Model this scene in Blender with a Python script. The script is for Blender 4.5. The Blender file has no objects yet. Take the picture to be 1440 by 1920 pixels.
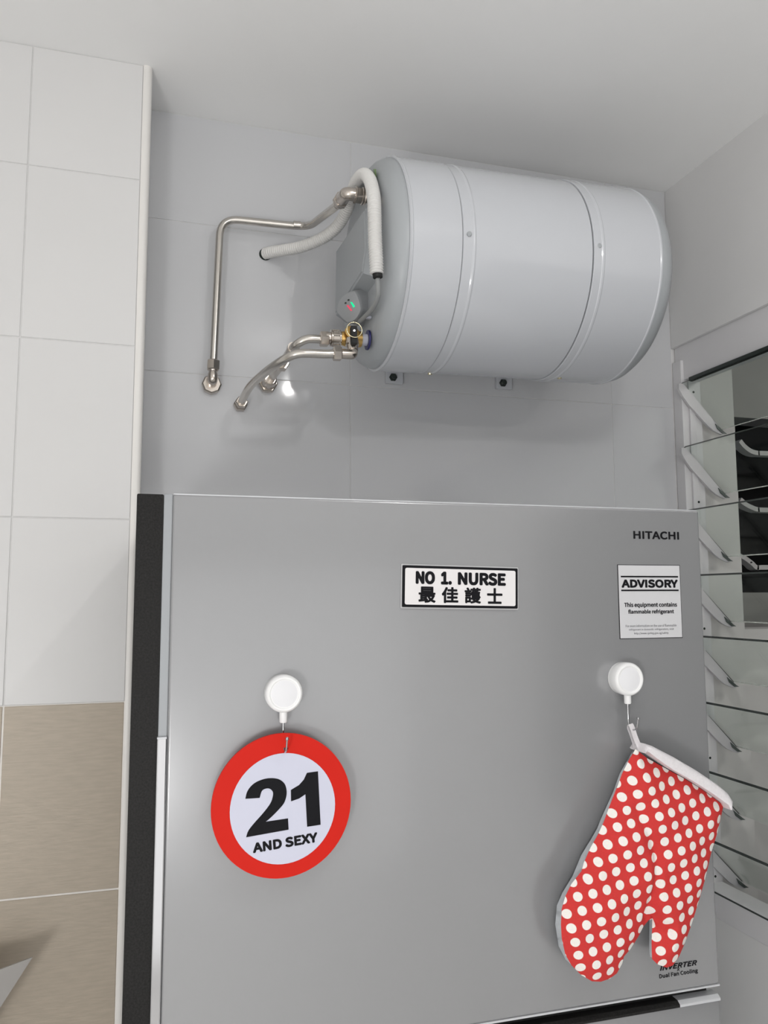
import bpy, bmesh, math, random
from mathutils import Vector, Matrix
from mathutils.geometry import delaunay_2d_cdt

S = bpy.context.scene
COL = S.collection
random.seed(4)

# ------------------------------------------------------------------ camera
CAMZ = 1.58
cam_d = bpy.data.cameras.new('camera')
cam = bpy.data.objects.new('camera', cam_d)
COL.objects.link(cam)
cam_d.sensor_fit = 'HORIZONTAL'
cam_d.sensor_width = 36.0
cam_d.lens = 36.0 * 1504.0857 / 1440.0
cam_d.clip_start = 0.02
yaw, pitch, roll = (math.radians(v) for v in (16.465, 5.9528, 0.18482))
fwd = Vector((math.sin(yaw) * math.cos(pitch), math.cos(yaw) * math.cos(pitch), math.sin(pitch)))
r0 = Vector((math.cos(yaw), -math.sin(yaw), 0))
d0 = fwd.cross(r0)
rt = math.cos(roll) * r0 + math.sin(roll) * d0
dn = -math.sin(roll) * r0 + math.cos(roll) * d0
m = Matrix((rt, -dn, -fwd)).transposed().to_4x4()
m.translation = (0, 0, CAMZ)
cam.matrix_world = m
S.camera = cam

# ------------------------------------------------------------------ world, exposure
S.view_settings.view_transform = 'Standard'
S.view_settings.look = 'None'
S.view_settings.gamma = 1.0
S.view_settings.use_curve_mapping = False
S.view_settings.exposure = 0.0
W = bpy.data.worlds.new('night')
S.world = W
W.use_nodes = True
W.node_tree.nodes['Background'].inputs[0].default_value = (0.02, 0.024, 0.03, 1)
W.node_tree.nodes['Background'].inputs[1].default_value = 1.0

LAMP = Vector((0.50, 0.17, 2.36))
LAMP_POWER = 5.3
FILL_LAMP = Vector((-0.60, -0.60, 1.05))  # added fill lamp out of view, lifts the ceiling and walls
FILL_LAMP_POWER = 30.0
# added area fill just before the closed rear wall, lights the room frontally
ad = bpy.data.lights.new('rear_fill_light', 'AREA')
ad.shape = 'RECTANGLE'
ad.size = 2.6
ad.size_y = 2.2
ad.energy = 15.5
ad.color = (0.99, 0.995, 1.0)
ao = bpy.data.objects.new('rear_fill_light', ad)
ao.location = (-0.25, -1.97, 1.15)
ao.rotation_euler = (math.radians(90), 0, 0)
COL.objects.link(ao)


def lamp_light(name, loc, power, radius, col):
    d = bpy.data.lights.new(name, 'POINT')
    d.energy = power
    d.shadow_soft_size = radius
    d.color = col
    o = bpy.data.objects.new(name, d)
    o.location = loc
    COL.objects.link(o)
    return o


# added light beyond the louvres to brighten the exterior, no visible source
od = bpy.data.lights.new('outdoor_fill_light', 'AREA')
od.energy = 9.0
od.size = 0.5
od.color = (1.0, 0.97, 0.93)
oo = bpy.data.objects.new('outdoor_fill_light', od)
oo.location = (2.3, 0.5, 2.6)
oo.rotation_euler = (math.radians(35), 0, math.radians(10))
COL.objects.link(oo)


# ------------------------------------------------------------------ materials
def mat(name, col, rough=0.5, metal=0.0, spec=0.5, coat=0.0, trans=0.0, ior=1.45, emit=None, estr=0.0,
        noise=0.0, nscale=20.0, bump=0.0, bscale=60.0, coat_rough=0.05, stretch=None):
    M = bpy.data.materials.new(name)
    M.use_nodes = True
    nt = M.node_tree
    b = nt.nodes['Principled BSDF']
    b.inputs['Base Color'].default_value = (*col, 1)
    b.inputs['Roughness'].default_value = rough
    b.inputs['Metallic'].default_value = metal
    b.inputs['Specular IOR Level'].default_value = spec
    b.inputs['Coat Weight'].default_value = coat
    b.inputs['Coat Roughness'].default_value = coat_rough
    b.inputs['Transmission Weight'].default_value = trans
    b.inputs['IOR'].default_value = ior
    if emit:
        b.inputs['Emission Color'].default_value = (*emit, 1)
        b.inputs['Emission Strength'].default_value = estr
    if noise or bump:
        tc = nt.nodes.new('ShaderNodeTexCoord')
        mp = nt.nodes.new('ShaderNodeMapping')
        nt.links.new(tc.outputs['Object'], mp.inputs['Vector'])
        if stretch:
            mp.inputs['Scale'].default_value = stretch
    if noise:
        n = nt.nodes.new('ShaderNodeTexNoise')
        n.inputs['Scale'].default_value = nscale
        n.inputs['Detail'].default_value = 6
        nt.links.new(mp.outputs[0], n.inputs['Vector'])
        r = nt.nodes.new('ShaderNodeValToRGB')
        r.color_ramp.elements[0].position = 0.3
        r.color_ramp.elements[1].position = 0.7
        r.color_ramp.elements[0].color = (*[c * (1 - noise) for c in col], 1)
        r.color_ramp.elements[1].color = (*[min(1, c * (1 + noise)) for c in col], 1)
        nt.links.new(n.outputs['Fac'], r.inputs['Fac'])
        nt.links.new(r.outputs['Color'], b.inputs['Base Color'])
    if bump:
        n2 = nt.nodes.new('ShaderNodeTexNoise')
        n2.inputs['Scale'].default_value = bscale
        n2.inputs['Detail'].default_value = 4
        nt.links.new(mp.outputs[0], n2.inputs['Vector'])
        bp = nt.nodes.new('ShaderNodeBump')
        bp.inputs['Strength'].default_value = bump
        bp.inputs['Distance'].default_value = 0.002
        nt.links.new(n2.outputs['Fac'], bp.inputs['Height'])
        nt.links.new(bp.outputs['Normal'], b.inputs['Normal'])
    return M


M_ceil = mat('ceiling_paint', (0.93, 0.93, 0.925), 0.85, noise=0.01, nscale=6, bump=0.05, bscale=80)
M_wallpaint = mat('wall_paint', (0.74, 0.735, 0.73), 0.8, noise=0.015, nscale=5, bump=0.05, bscale=80)
M_tile_w = mat('white_tile_glaze', (0.725, 0.72, 0.715), 0.34, spec=0.35, noise=0.012, nscale=3)
M_tile_b = mat('beige_stone_tile', (0.46, 0.395, 0.315), 0.42, noise=0.07, nscale=26, stretch=(1.2, 1.2, 9), bump=0.12, bscale=50)
M_tile_g = mat('pale_grey_gloss_tile', (0.595, 0.60, 0.615), 0.06, spec=0.45, noise=0.01, nscale=3)
M_grout = mat('grey_grout', (0.72, 0.715, 0.71), 0.9, noise=0.05, nscale=60)
M_grout_w = mat('white_grout', (0.85, 0.82, 0.78), 0.9, noise=0.05, nscale=60)
M_trim = mat('white_plastic_trim', (0.82, 0.80, 0.77), 0.35, noise=0.01, nscale=10)
M_floor = mat('pale_floor_tile', (0.76, 0.75, 0.73), 0.4, noise=0.05, nscale=8)
M_fridge = mat('silver_door_glass', (0.315, 0.318, 0.325), 0.26, metal=0.25, spec=0.4, coat=0.3, coat_rough=0.1, noise=0.01, nscale=2)
M_edge = mat('silver_edge_metal', (0.33, 0.345, 0.36), 0.35, metal=0.2, noise=0.01, nscale=8)
M_lite = mat('silver_lip_or_highlight', (0.60, 0.61, 0.63), 0.3, metal=0.2, noise=0.01, nscale=8)
M_black = mat('black_side_panel', (0.018, 0.0175, 0.017), 0.3, spec=0.14, noise=0.3, nscale=500, bump=0.06, bscale=900)
M_blackm = mat('black_rubber', (0.01, 0.01, 0.01), 0.6, noise=0.2, nscale=40)
M_chrome = mat('chrome', (0.50, 0.50, 0.51), 0.12, metal=1.0, noise=0.01, nscale=10)
M_steel = mat('brushed_steel_pipe', (0.60, 0.57, 0.53), 0.24, metal=1.0, noise=0.05, nscale=30)
M_nickel = mat('nickel_plating', (0.56, 0.51, 0.46), 0.22, metal=1.0, noise=0.06, nscale=60)
M_brass = mat('brass', (0.62, 0.40, 0.14), 0.28, metal=1.0, noise=0.08, nscale=70)
M_gold = mat('pale_gold_ring', (0.85, 0.76, 0.5), 0.2, metal=1.0, noise=0.02, nscale=40)
M_tank = mat('white_enamel', (0.575, 0.59, 0.62), 0.18, coat=0.4, noise=0.006, nscale=3)
M_cap = mat('grey_plastic_cap', (0.40, 0.42, 0.435), 0.36, noise=0.01, nscale=6)
M_cabinet = mat('grey_cabinet_steel', (0.74, 0.75, 0.76), 0.45, noise=0.01, nscale=8)
M_cover = mat('grey_plastic_cover', (0.36, 0.38, 0.395), 0.42, noise=0.015, nscale=8)
M_pad = mat('dark_grey_plastic_pad', (0.30, 0.31, 0.32), 0.4, noise=0.015, nscale=20)
M_hose = mat('white_conduit_plastic', (0.72, 0.71, 0.69), 0.45, noise=0.015, nscale=20)
M_cable = mat('grey_cable_sheath', (0.32, 0.33, 0.33), 0.45, noise=0.03, nscale=40)
M_green = mat('green_leaf_tag', (0.12, 0.22, 0.05), 0.6, noise=0.5, nscale=90)
M_blue = mat('dark_blue_washer', (0.02, 0.02, 0.12), 0.4, noise=0.1, nscale=40)
M_ptfe = mat('white_seal', (0.46, 0.47, 0.54), 0.6, noise=0.02, nscale=40)
M_ledg = mat('green_led', (0.0, 0.3, 0.12), 0.4, emit=(0.0, 0.85, 0.35), estr=0.9)
M_ledr = mat('red_led', (0.3, 0.02, 0.05), 0.4, emit=(0.9, 0.08, 0.14), estr=0.7)
M_frame = mat('white_aluminium_frame', (0.70, 0.69, 0.70), 0.4, noise=0.015, nscale=10)
M_clip = mat('white_clip_plastic', (0.62, 0.61, 0.62), 0.4, noise=0.02, nscale=20)
M_clipd = mat('grey_green_clip_end', (0.10, 0.12, 0.11), 0.4, noise=0.1, nscale=60)
M_gedge = mat('dark_glass_edge', (0.028, 0.036, 0.032), 0.2, noise=0.2, nscale=20)
M_glass = mat('louvre_glass', (0.90, 0.95, 0.92), 0.0, trans=1.0, ior=1.15)
M_hookw = mat('white_hook_plastic', (0.86, 0.86, 0.86), 0.25, coat=0.3, noise=0.005, nscale=20)
M_hookf = mat('white_satin_face', (0.78, 0.78, 0.80), 0.5, noise=0.005, nscale=20)
M_red = mat('red_print', (0.60, 0.018, 0.010), 0.5, spec=0.15, noise=0.02, nscale=20)
M_signw = mat('cool_white_print', (0.60, 0.61, 0.72), 0.5, spec=0.15, noise=0.006, nscale=20)
M_ink = mat('black_ink', (0.010, 0.010, 0.012), 0.6, spec=0.12, noise=0.05, nscale=60)
M_inkg = mat('grey_ink', (0.22, 0.22, 0.23), 0.6, noise=0.05, nscale=60)
M_paper = mat('white_sticker', (0.78, 0.76, 0.76), 0.45, noise=0.008, nscale=20)
M_paperg = mat('pale_grey_sticker', (0.60, 0.60, 0.615), 0.5, noise=0.008, nscale=20)
M_clear = mat('clear_plate_rim', (0.50, 0.50, 0.51), 0.15, coat=0.5, noise=0.01, nscale=20)
M_bind = mat('white_binding_tape', (0.78, 0.75, 0.77), 0.85, noise=0.04, nscale=300, bump=0.4, bscale=900)
M_back = mat('silver_quilted_backing', (0.50, 0.53, 0.56), 0.4, metal=0.3, noise=0.06, nscale=120, bump=0.5, bscale=160)
M_out = mat('exterior_render', (0.50, 0.49, 0.47), 0.9, noise=0.04, nscale=6)
M_outw = mat('exterior_white_paint', (0.66, 0.65, 0.63), 0.85, noise=0.03, nscale=6)
M_dark = mat('painted_dark_depth', (0.006, 0.006, 0.006), 0.8, noise=0.2, nscale=8)
M_rack = mat('white_rack_tube', (0.66, 0.65, 0.64), 0.4, noise=0.02, nscale=20)
M_lampbody = mat('lamp_body', (0.8, 0.8, 0.8), 0.4, noise=0.01, nscale=20)
M_lampglow = mat('lamp_diffuser', (0.9, 0.9, 0.88), 0.4, emit=(1, 0.98, 0.95), estr=4.0)
M_panel = mat('pale_panel', (0.34, 0.325, 0.31), 0.35, noise=0.03, nscale=12)

# polka-dot cotton: a printed lattice of cream dots in the mitt's own coordinates
MITT_O = Vector((0.5388, 0.812, 1.3911))


def dots_material():
    M = bpy.data.materials.new('polka_dot_cotton')
    M.use_nodes = True
    nt = M.node_tree
    b = nt.nodes['Principled BSDF']
    b.inputs['Roughness'].default_value = 0.85
    b.inputs['Specular IOR Level'].default_value = 0.2
    tc = nt.nodes.new('ShaderNodeTexCoord')
    # gentle warp so that the rows are not ruler straight
    wn = nt.nodes.new('ShaderNodeTexNoise')
    wn.inputs['Scale'].default_value = 22
    wn.inputs['Detail'].default_value = 0
    nt.links.new(tc.outputs['Object'], wn.inputs['Vector'])

    def vm(op, a, c):
        n = nt.nodes.new('ShaderNodeVectorMath')
        n.operation = op
        for i, v in enumerate((a, c)):
            if v is None:
                continue
            if isinstance(v, (tuple, list, Vector)):
                n.inputs[i].default_value = v
            elif isinstance(v, float):
                n.inputs['Scale'].default_value = v
            else:
                nt.links.new(v, n.inputs[i])
        return n

    def ma(op, a, c=0.0, d=None):
        n = nt.nodes.new('ShaderNodeMath')
        n.operation = op
        for i, v in enumerate((a, c, d)):
            if v is None:
                continue
            if isinstance(v, (int, float)):
                n.inputs[i].default_value = v
            else:
                nt.links.new(v, n.inputs[i])
        return n.outputs[0]
    w = vm('SUBTRACT', wn.outputs['Color'], (0.5, 0.5, 0.5))
    w2 = vm('SCALE', w.outputs[0], 0.0016)
    p = vm('ADD', tc.outputs['Object'], w2.outputs[0]).outputs[0]
    a = (0.0035, -0.0140)
    bb = (0.0160, 0.0032)
    det = a[0] * bb[1] - a[1] * bb[0]
    u = vm('DOT_PRODUCT', p, (bb[1] / det, 0, -bb[0] / det)).outputs['Value']
    v = vm('DOT_PRODUCT', p, (-a[1] / det, 0, a[0] / det)).outputs['Value']
    fu = ma('SUBTRACT', ma('FRACT', ma('ADD', u, 100.5)), 0.5)
    fv = ma('SUBTRACT', ma('FRACT', ma('ADD', v, 100.5)), 0.5)
    dx = ma('ADD', ma('MULTIPLY', fu, a[0]), ma('MULTIPLY', fv, bb[0]))
    dz = ma('ADD', ma('MULTIPLY', fu, a[1]), ma('MULTIPLY', fv, bb[1]))
    dist = ma('SQRT', ma('ADD', ma('MULTIPLY', dx, dx), ma('MULTIPLY', dz, dz)))
    edge = ma('SUBTRACT', 1.0, ma('SMOOTH_MIN', ma('MAXIMUM', ma('DIVIDE', ma('SUBTRACT', dist, 0.0047), 0.0004), 0.0), 1.0, 0.0))
    mix = nt.nodes.new('ShaderNodeMix')
    mix.data_type = 'RGBA'
    mix.inputs[6].default_value = (0.60, 0.045, 0.042, 1)
    mix.inputs[7].default_value = (0.86, 0.82, 0.78, 1)
    nt.links.new(edge, mix.inputs[0])
    # weave speckle
    sp = nt.nodes.new('ShaderNodeTexNoise')
    sp.inputs['Scale'].default_value = 700
    nt.links.new(tc.outputs['Object'], sp.inputs['Vector'])
    mx = nt.nodes.new('ShaderNodeMix')
    mx.data_type = 'RGBA'
    mx.blend_type = 'MULTIPLY'
    mx.inputs[0].default_value = 0.25
    nt.links.new(mix.outputs[2], mx.inputs[6])
    nt.links.new(sp.outputs['Color'], mx.inputs[7])
    sat = nt.nodes.new('ShaderNodeHueSaturation')
    sat.inputs['Saturation'].default_value = 1.0
    sat.inputs['Value'].default_value = 1.12
    nt.links.new(mx.outputs[2], sat.inputs['Color'])
    nt.links.new(sat.outputs['Color'], b.inputs['Base Color'])
    bp = nt.nodes.new('ShaderNodeBump')
    bp.inputs['Strength'].default_value = 0.25
    bp.inputs['Distance'].default_value = 0.001
    nt.links.new(sp.outputs['Fac'], bp.inputs['Height'])
    nt.links.new(bp.outputs['Normal'], b.inputs['Normal'])
    return M


M_dots = dots_material()


# ------------------------------------------------------------------ builders
def V(*a):
    return Vector(a)


def obj(name, bm, m, parent=None, smooth=False, angle=None, loc=None):
    """link a bmesh given in world coordinates as ONE mesh object under parent"""
    me = bpy.data.meshes.new(name)
    off = Vector(loc) if loc is not None else V(0, 0, 0)
    if parent is not None:
        q = parent
        base = V(0, 0, 0)
        while q is not None:
            base += q.location
            q = q.parent
        if loc is None:
            off = base
    if off.length > 0:
        bmesh.ops.translate(bm, verts=bm.verts, vec=-off)
    bmesh.ops.recalc_face_normals(bm, faces=bm.faces)
    if smooth:
        for f in bm.faces:
            f.smooth = True
        if angle is not None:
            for e in bm.edges:
                if len(e.link_faces) == 2 and e.calc_face_angle(0) > math.radians(angle):
                    e.smooth = False
    bm.to_mesh(me)
    bm.free()
    for mm in (m if isinstance(m, (list, tuple)) else [m]):
        me.materials.append(mm)
    o = bpy.data.objects.new(name, me)
    COL.objects.link(o)
    if parent is not None:
        o.parent = parent
        o.location = off - base
    else:
        o.location = off
    return o


def empty(name, loc):
    o = bpy.data.objects.new(name, None)
    o.empty_display_size = 0.05
    o.location = loc
    COL.objects.link(o)
    return o


def tag(o, label=None, cat=None, group=None, kind=None):
    if label:
        o['label'] = label
    if cat:
        o['category'] = cat
    if group:
        o['group'] = group
    if kind:
        o['kind'] = kind
    return o


def box_bm(x0, x1, y0, y1, z0, z1, bev=0.0, seg=2, bm=None):
    b = bmesh.new()
    bmesh.ops.create_cube(b, size=1)
    for v in b.verts:
        v.co = V(x0 + (v.co.x + .5) * (x1 - x0), y0 + (v.co.y + .5) * (y1 - y0), z0 + (v.co.z + .5) * (z1 - z0))
    if bev:
        bmesh.ops.bevel(b, geom=list(b.edges), offset=bev, segments=seg, affect='EDGES', profile=0.5)
    if bm is None:
        return b
    return merge(bm, b)


def merge(a, b):
    me = bpy.data.meshes.new('tmp')
    b.to_mesh(me)
    b.free()
    a.from_mesh(me)
    bpy.data.meshes.remove(me)
    return a


def frame_of(d):
    d = d.normalized()
    up = V(0, 0, 1) if abs(d.z) < 0.9 else V(1, 0, 0)
    a = d.cross(up).normalized()
    return a, d.cross(a).normalized()


def tube_bm(pts, rad, n=14, caps=True, bm=None):
    """rad: number or function(index, arc length)"""
    bm = bm or bmesh.new()
    pts = [Vector(p) for p in pts]
    N = len(pts)
    T = []
    for i in range(N):
        t = (pts[min(i + 1, N - 1)] - pts[max(i - 1, 0)])
        T.append(t.normalized())
    a, _ = frame_of(T[0])
    rings = []
    s = 0
    for i in range(N):
        if i:
            s += (pts[i] - pts[i - 1]).length
            a = (a - T[i] * a.dot(T[i])).normalized()
        b = T[i].cross(a)
        r = rad(i, s) if callable(rad) else rad
        rings.append([bm.verts.new(pts[i] + (a * math.cos(2 * math.pi * k / n) + b * math.sin(2 * math.pi * k / n)) * r) for k in range(n)])
    for i in range(N - 1):
        for k in range(n):
            bm.faces.new((rings[i][k], rings[i][(k + 1) % n], rings[i + 1][(k + 1) % n], rings[i + 1][k]))
    if caps:
        bm.faces.new(rings[0][::-1])
        bm.faces.new(rings[-1])
    return bm


def lathe_bm(p, d, prof, n=24, bm=None, rot=0.0):
    """prof: list of (distance along d, radius)"""
    bm = bm or bmesh.new()
    p = Vector(p)
    d = Vector(d).normalized()
    a, b = frame_of(d)
    rings = []
    for t, r in prof:
        if r <= 1e-6:
            rings.append([bm.verts.new(p + d * t)])
        else:
            rings.append([bm.verts.new(p + d * t + (a * math.cos(2 * math.pi * k / n + rot) + b * math.sin(2 * math.pi * k / n + rot)) * r) for k in range(n)])
    for A, B in zip(rings, rings[1:]):
        for k in range(n):
            k2 = (k + 1) % n
            if len(A) == 1 and len(B) == 1:
                continue
            if len(A) == 1:
                bm.faces.new((A[0], B[k2], B[k]))
            elif len(B) == 1:
                bm.faces.new((A[k], A[k2], B[0]))
            else:
                bm.faces.new((A[k], A[k2], B[k2], B[k]))
    return bm


def nut_bm(p, d, L, R, hole=0.0, bm=None, n=6):
    """hexagonal nut: chamfered, solid"""
    c = R * 0.12
    return lathe_bm(p, d, [(0, 0), (0, R * 0.86), (c, R), (L - c, R), (L, R * 0.86), (L, 0)], n=n, bm=bm)


def cat(pts, k=8):
    """Catmull-Rom through pts"""
    P = [Vector(p) for p in pts]
    P = [P[0] * 2 - P[1]] + P + [P[-1] * 2 - P[-2]]
    out = []
    for i in range(1, len(P) - 2):
        for j in range(k):
            t = j / k
            out.append(0.5 * ((2 * P[i]) + (P[i + 1] - P[i - 1]) * t + (2 * P[i - 1] - 5 * P[i] + 4 * P[i + 1] - P[i + 2]) * t * t + (3 * P[i] - P[i - 1] - 3 * P[i + 1] + P[i + 2]) * t ** 3))
    out.append(P[-2])
    return out


def resample(pts, step):
    out = [pts[0]]
    acc = 0
    for a, b in zip(pts, pts[1:]):
        L = (b - a).length
        t = step - acc
        while t <= L:
            out.append(a.lerp(b, t / L))
            t += step
        acc = (acc + L) % step if L else acc
    out.append(pts[-1])
    return out


def fillet(pts, r, k=8):
    """polyline with rounded corners of radius about r"""
    P = [Vector(p) for p in pts]
    out = [P[0]]
    for i in range(1, len(P) - 1):
        a = (P[i - 1] - P[i])
        b = (P[i + 1] - P[i])
        d = min(r, a.length * .48, b.length * .48)
        A = P[i] + a.normalized() * d
        B = P[i] + b.normalized() * d
        for j in range(k + 1):
            t = j / k
            out.append(A * (1 - t) ** 2 + P[i] * 2 * t * (1 - t) + B * t * t)
    out.append(P[-1])
    return out


def prism_bm(poly, y0, y1, bm=None, bev=0.0):
    """poly: (x, z) outline extruded from y0 (front) to y1"""
    b = bmesh.new()
    f = [b.verts.new((x, y0, z)) for x, z in poly]
    g = [b.verts.new((x, y1, z)) for x, z in poly]
    n = len(poly)
    b.faces.new(f)
    b.faces.new(g[::-1])
    for i in range(n):
        b.faces.new((f[i], g[i], g[(i + 1) % n], f[(i + 1) % n]))
    if bev:
        bmesh.ops.bevel(b, geom=[e for e in b.edges if abs(e.verts[0].co.y - y0) < 1e-6 and abs(e.verts[1].co.y - y0) < 1e-6], offset=bev, segments=2, affect='EDGES')
    if bm is None:
        return b
    return merge(bm, b)


def round_rect(x0, x1, z0, z1, r, k=5):
    o = []
    for cx, cz, a0 in ((x1 - r, z1 - r, 0), (x0 + r, z1 - r, 90), (x0 + r, z0 + r, 180), (x1 - r, z0 + r, 270)):
        for j in range(k + 1):
            a = math.radians(a0 + 90 * j / k)
            o.append((cx + r * math.cos(a), cz + r * math.sin(a)))
    return o


try:      # the grotesque that ships with Blender itself; the built-in face otherwise
    import os
    FONT = bpy.data.fonts.load(os.path.join(bpy.utils.system_resource('DATAFILES', path='fonts'), 'Inter.woff2'))
except Exception:
    FONT = None
try:
    FONT2 = bpy.data.fonts.load(os.path.join(bpy.utils.system_resource('DATAFILES', path='fonts'), 'Noto Sans CJK Regular.woff2'))
except Exception:
    FONT2 = None


def text_bm(body, x0, x1, z0, z1, y, bold=0.0, shear=0.0, spacing=1.0, depth=0.0003, bm=None, zfit=True):
    """flat lettering fitted into the box x0..x1, z0..z1 on the plane y (front face towards -y)"""
    c = bpy.data.curves.new('lettering_curve', 'FONT')
    c.body = body
    if FONT2 and '1' not in body:
        c.font = FONT2
    elif FONT and ord(body[0]) < 256:
        c.font = FONT
    c.size = 1.0
    c.shear = shear
    c.space_character = spacing
    c.resolution_u = 4
    o = bpy.data.objects.new('lettering_curve', c)
    COL.objects.link(o)
    bpy.context.view_layer.update()
    me = bpy.data.meshes.new_from_object(o.evaluated_get(bpy.context.evaluated_depsgraph_get()))
    bpy.data.objects.remove(o)
    bpy.data.curves.remove(c)
    xs = [v.co.x for v in me.vertices]
    ys = [v.co.y for v in me.vertices]
    ax, bx, ay, by = min(xs), max(xs), min(ys), max(ys)
    t = bold * (z1 - z0)
    x0, x1, z0, z1 = x0 + t, x1 - t, z0 + t, z1 - t
    sx = (x1 - x0) / (bx - ax)
    sz = (z1 - z0) / (by - ay) if zfit else sx
    for v in me.vertices:
        px, py = v.co.x, v.co.y
        v.co = V(x0 + (px - ax) * sx, y, z0 + (py - ay) * sz)
    b = bmesh.new()
    for k in range(8 if t else 1):
        n0 = len(b.verts)
        b.from_mesh(me)
        b.verts.ensure_lookup_table()
        if t:
            b.verts.ensure_lookup_table()
            bmesh.ops.translate(b, verts=b.verts[n0:], vec=(t * math.cos(k * math.pi / 4 + .4), -k * 1.2e-5, t * math.sin(k * math.pi / 4 + .4)))
    bpy.data.meshes.remove(me)
    bmesh.ops.recalc_face_normals(b, faces=b.faces)
    r = bmesh.ops.extrude_face_region(b, geom=list(b.faces))
    bmesh.ops.translate(b, verts=[g for g in r['geom'] if isinstance(g, bmesh.types.BMVert)], vec=(0, -depth, 0))
    if bm is None:
        return b
    return merge(bm, b)


def struct(name, bm, m, parent=None, **k):
    o = obj(name, bm, m, parent, **k)
    if parent is None:
        o['kind'] = 'structure'
    return o


# ------------------------------------------------------------------ room shell
XR = 1.1446      # window wall plane
YB = 1.537       # back wall plane
YL = 1.405       # pier (left wall) plane
XP = -0.0155     # pier edge
ZC = 2.5215      # ceiling
XL, YF = -1.7, -2.0

struct('floor', box_bm(XL - .1, XR + .06, YF - .1, YB + .1, -0.1, 0), M_floor)
struct('ceiling', box_bm(XL - .1, XR + .06, YF - .1, YB + .1, ZC, ZC + 0.1), M_ceil)
struct('wall_rear', box_bm(XL - .1, XR + .06, YF - .1, YF, 0, ZC), M_wallpaint)
struct('wall_side', box_bm(XL - .1, XL, YF, YL, 0, ZC), M_wallpaint)

# tiled pier on the left
wall_left = struct('wall_left', box_bm(XL - .1, XP - .002, YL + .0015, YB + .1, 0, ZC), M_grout)
TM = {}


def tile(parent, x0, x1, z0, z1, y, m, gap=0.0009):
    w, h = round(x1 - x0, 4), round(z1 - z0, 4)
    key = (w, h, m.name)
    if key not in TM:
        b = box_bm(-w / 2 + gap, w / 2 - gap, 0, 0.006, -h / 2 + gap, h / 2 - gap, 0.0006, 1)
        o = obj('tile', b, m)
        TM[key] = o.data
    else:
        o = bpy.data.objects.new('tile', TM[key])
        COL.objects.link(o)
    o.parent = parent
    o.location = ((x0 + x1) / 2, y, (z0 + z1) / 2)
    return o


colsL = [(-0.2106, -0.0285), (-0.8106, -0.2106), (-1.4106, -0.8106), (-1.7, -1.4106)]
rowsL = [2.5212, 2.3066, 2.0070, 1.7083, 1.4090, 1.1149, 0.8150, 0.5150, 0.2150, 0.0]
for x0, x1 in colsL:
    for zt, zb in zip(rowsL, rowsL[1:]):
        brown = zt < 1.42
        tile(wall_left, x0, x1, zb, zt, YL, M_tile_b if brown else M_tile_w, 0.0015 if brown else 0.0009)
# white grout bed behind the beige rows
obj('grout_bed', box_bm(XL, -0.0285, YL + .0012, YL + .0016, 0, 1.409), M_grout_w, wall_left)

# rounded plastic corner bead
b = bmesh.new()
prof = [(-0.0285, YL + .004), (-0.0285, YL - .001), (-0.026, YL - .0018)]
for j in range(7):
    a = math.radians(90 * j / 6)
    prof.append((-0.0225 + .009 * math.sin(a), YL + .0075 - .0095 * math.cos(a)))
prof += [(-0.0135, YL + .03), (-0.0285, YL + .03)]
lo = [b.verts.new((x, y, 0)) for x, y in prof]
hi = [b.verts.new((x, y, ZC)) for x, y in prof]
for i in range(len(prof)):
    j = (i + 1) % len(prof)
    b.faces.new((lo[i], lo[j], hi[j], hi[i]))
b.faces.new(lo)
b.faces.new(hi[::-1])
struct('trim_1', b, M_trim, smooth=True, angle=40)

# tiled back wall of the alcove
wall_back = struct('wall_back', box_bm(XP - .002, XR + .06, YB + .0012, YB + .1, 0, ZC), M_grout)
colsB = [(XP, 0.3846), (0.3846, 0.9841), (0.9841, XR)]
rowsB = [2.5212, 2.3022, 2.0026, 1.7030, 1.4034, 1.1038, 0.8042, 0.5046, 0.2050, 0.0]
for x0, x1 in colsB:
    for zt, zb in zip(rowsB, rowsB[1:]):
        tile(wall_back, x0, x1, zb, zt, YB, M_tile_g, 0.0006)

# window wall
ZT, ZS = 2.143, 0.918
YW0 = -0.35
b = box_bm(XR, XR + .06, YF, YB, ZT, ZC)
box_bm(XR, XR + .06, YF, YB, 0, ZS, bm=b)
box_bm(XR, XR + .06, YF, YW0, ZS, ZT, bm=b)
struct('wall_right', b, M_wallpaint)

# ------------------------------------------------------------------ louvre window
win = empty('window_1', (XR, 1.0, ZS))
win['kind'] = 'structure'
YJ = 1.507
# jamb channel (stepped profile), head, sill, far jamb
obj('jamb', box_bm(XR + .001, XR + .018, YJ, YB - .0005, ZS, 2.108, .001), M_frame, win)
obj('jamb_channel', box_bm(XR + .018, XR + .033, YJ - .004, YB - .0005, ZS, 2.108, .0008), M_frame, win)
obj('jamb_channel', box_bm(XR + .033, XR + .0515, YJ - .001, YB - .0005, ZS, 2.108, .0008), M_frame, win)
obj('jamb', box_bm(XR + .001, XR + .05, YW0, YW0 + .03, ZS, 2.108, .001), M_frame, win)
obj('head', box_bm(XR + .008, XR + .05, YW0, YB - .001, 2.062, 2.143, .001), M_frame, win)
obj('sill_rail', box_bm(XR - .002, XR + .05, YW0, YJ + .003, ZS, .972, .002), M_frame, win)
obj('sill_seal', box_bm(XR - .0035, XR - .0005, YW0, YJ - .03, .9675, .9705), M_gedge, win)
obj('head_seal', box_bm(XR - .001, XR + .010, YW0 + .03, 1.479, 2.052, 2.0605, .001), M_gedge, win)
for zz in (2.036, 1.785, 1.506, 1.23, 0.985):
    obj('screw', lathe_bm((XR + .0305, YJ - .0045, zz), (0, 1, 0), [(-.0008, 0), (-.0008, .002), (0, .0027), (.001, .0027)], 12), M_gedge, win)
zin = [2.054, 1.908, 1.7655, 1.622, 1.4908, 1.352, 1.209, 1.069]
th = .0055
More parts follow.
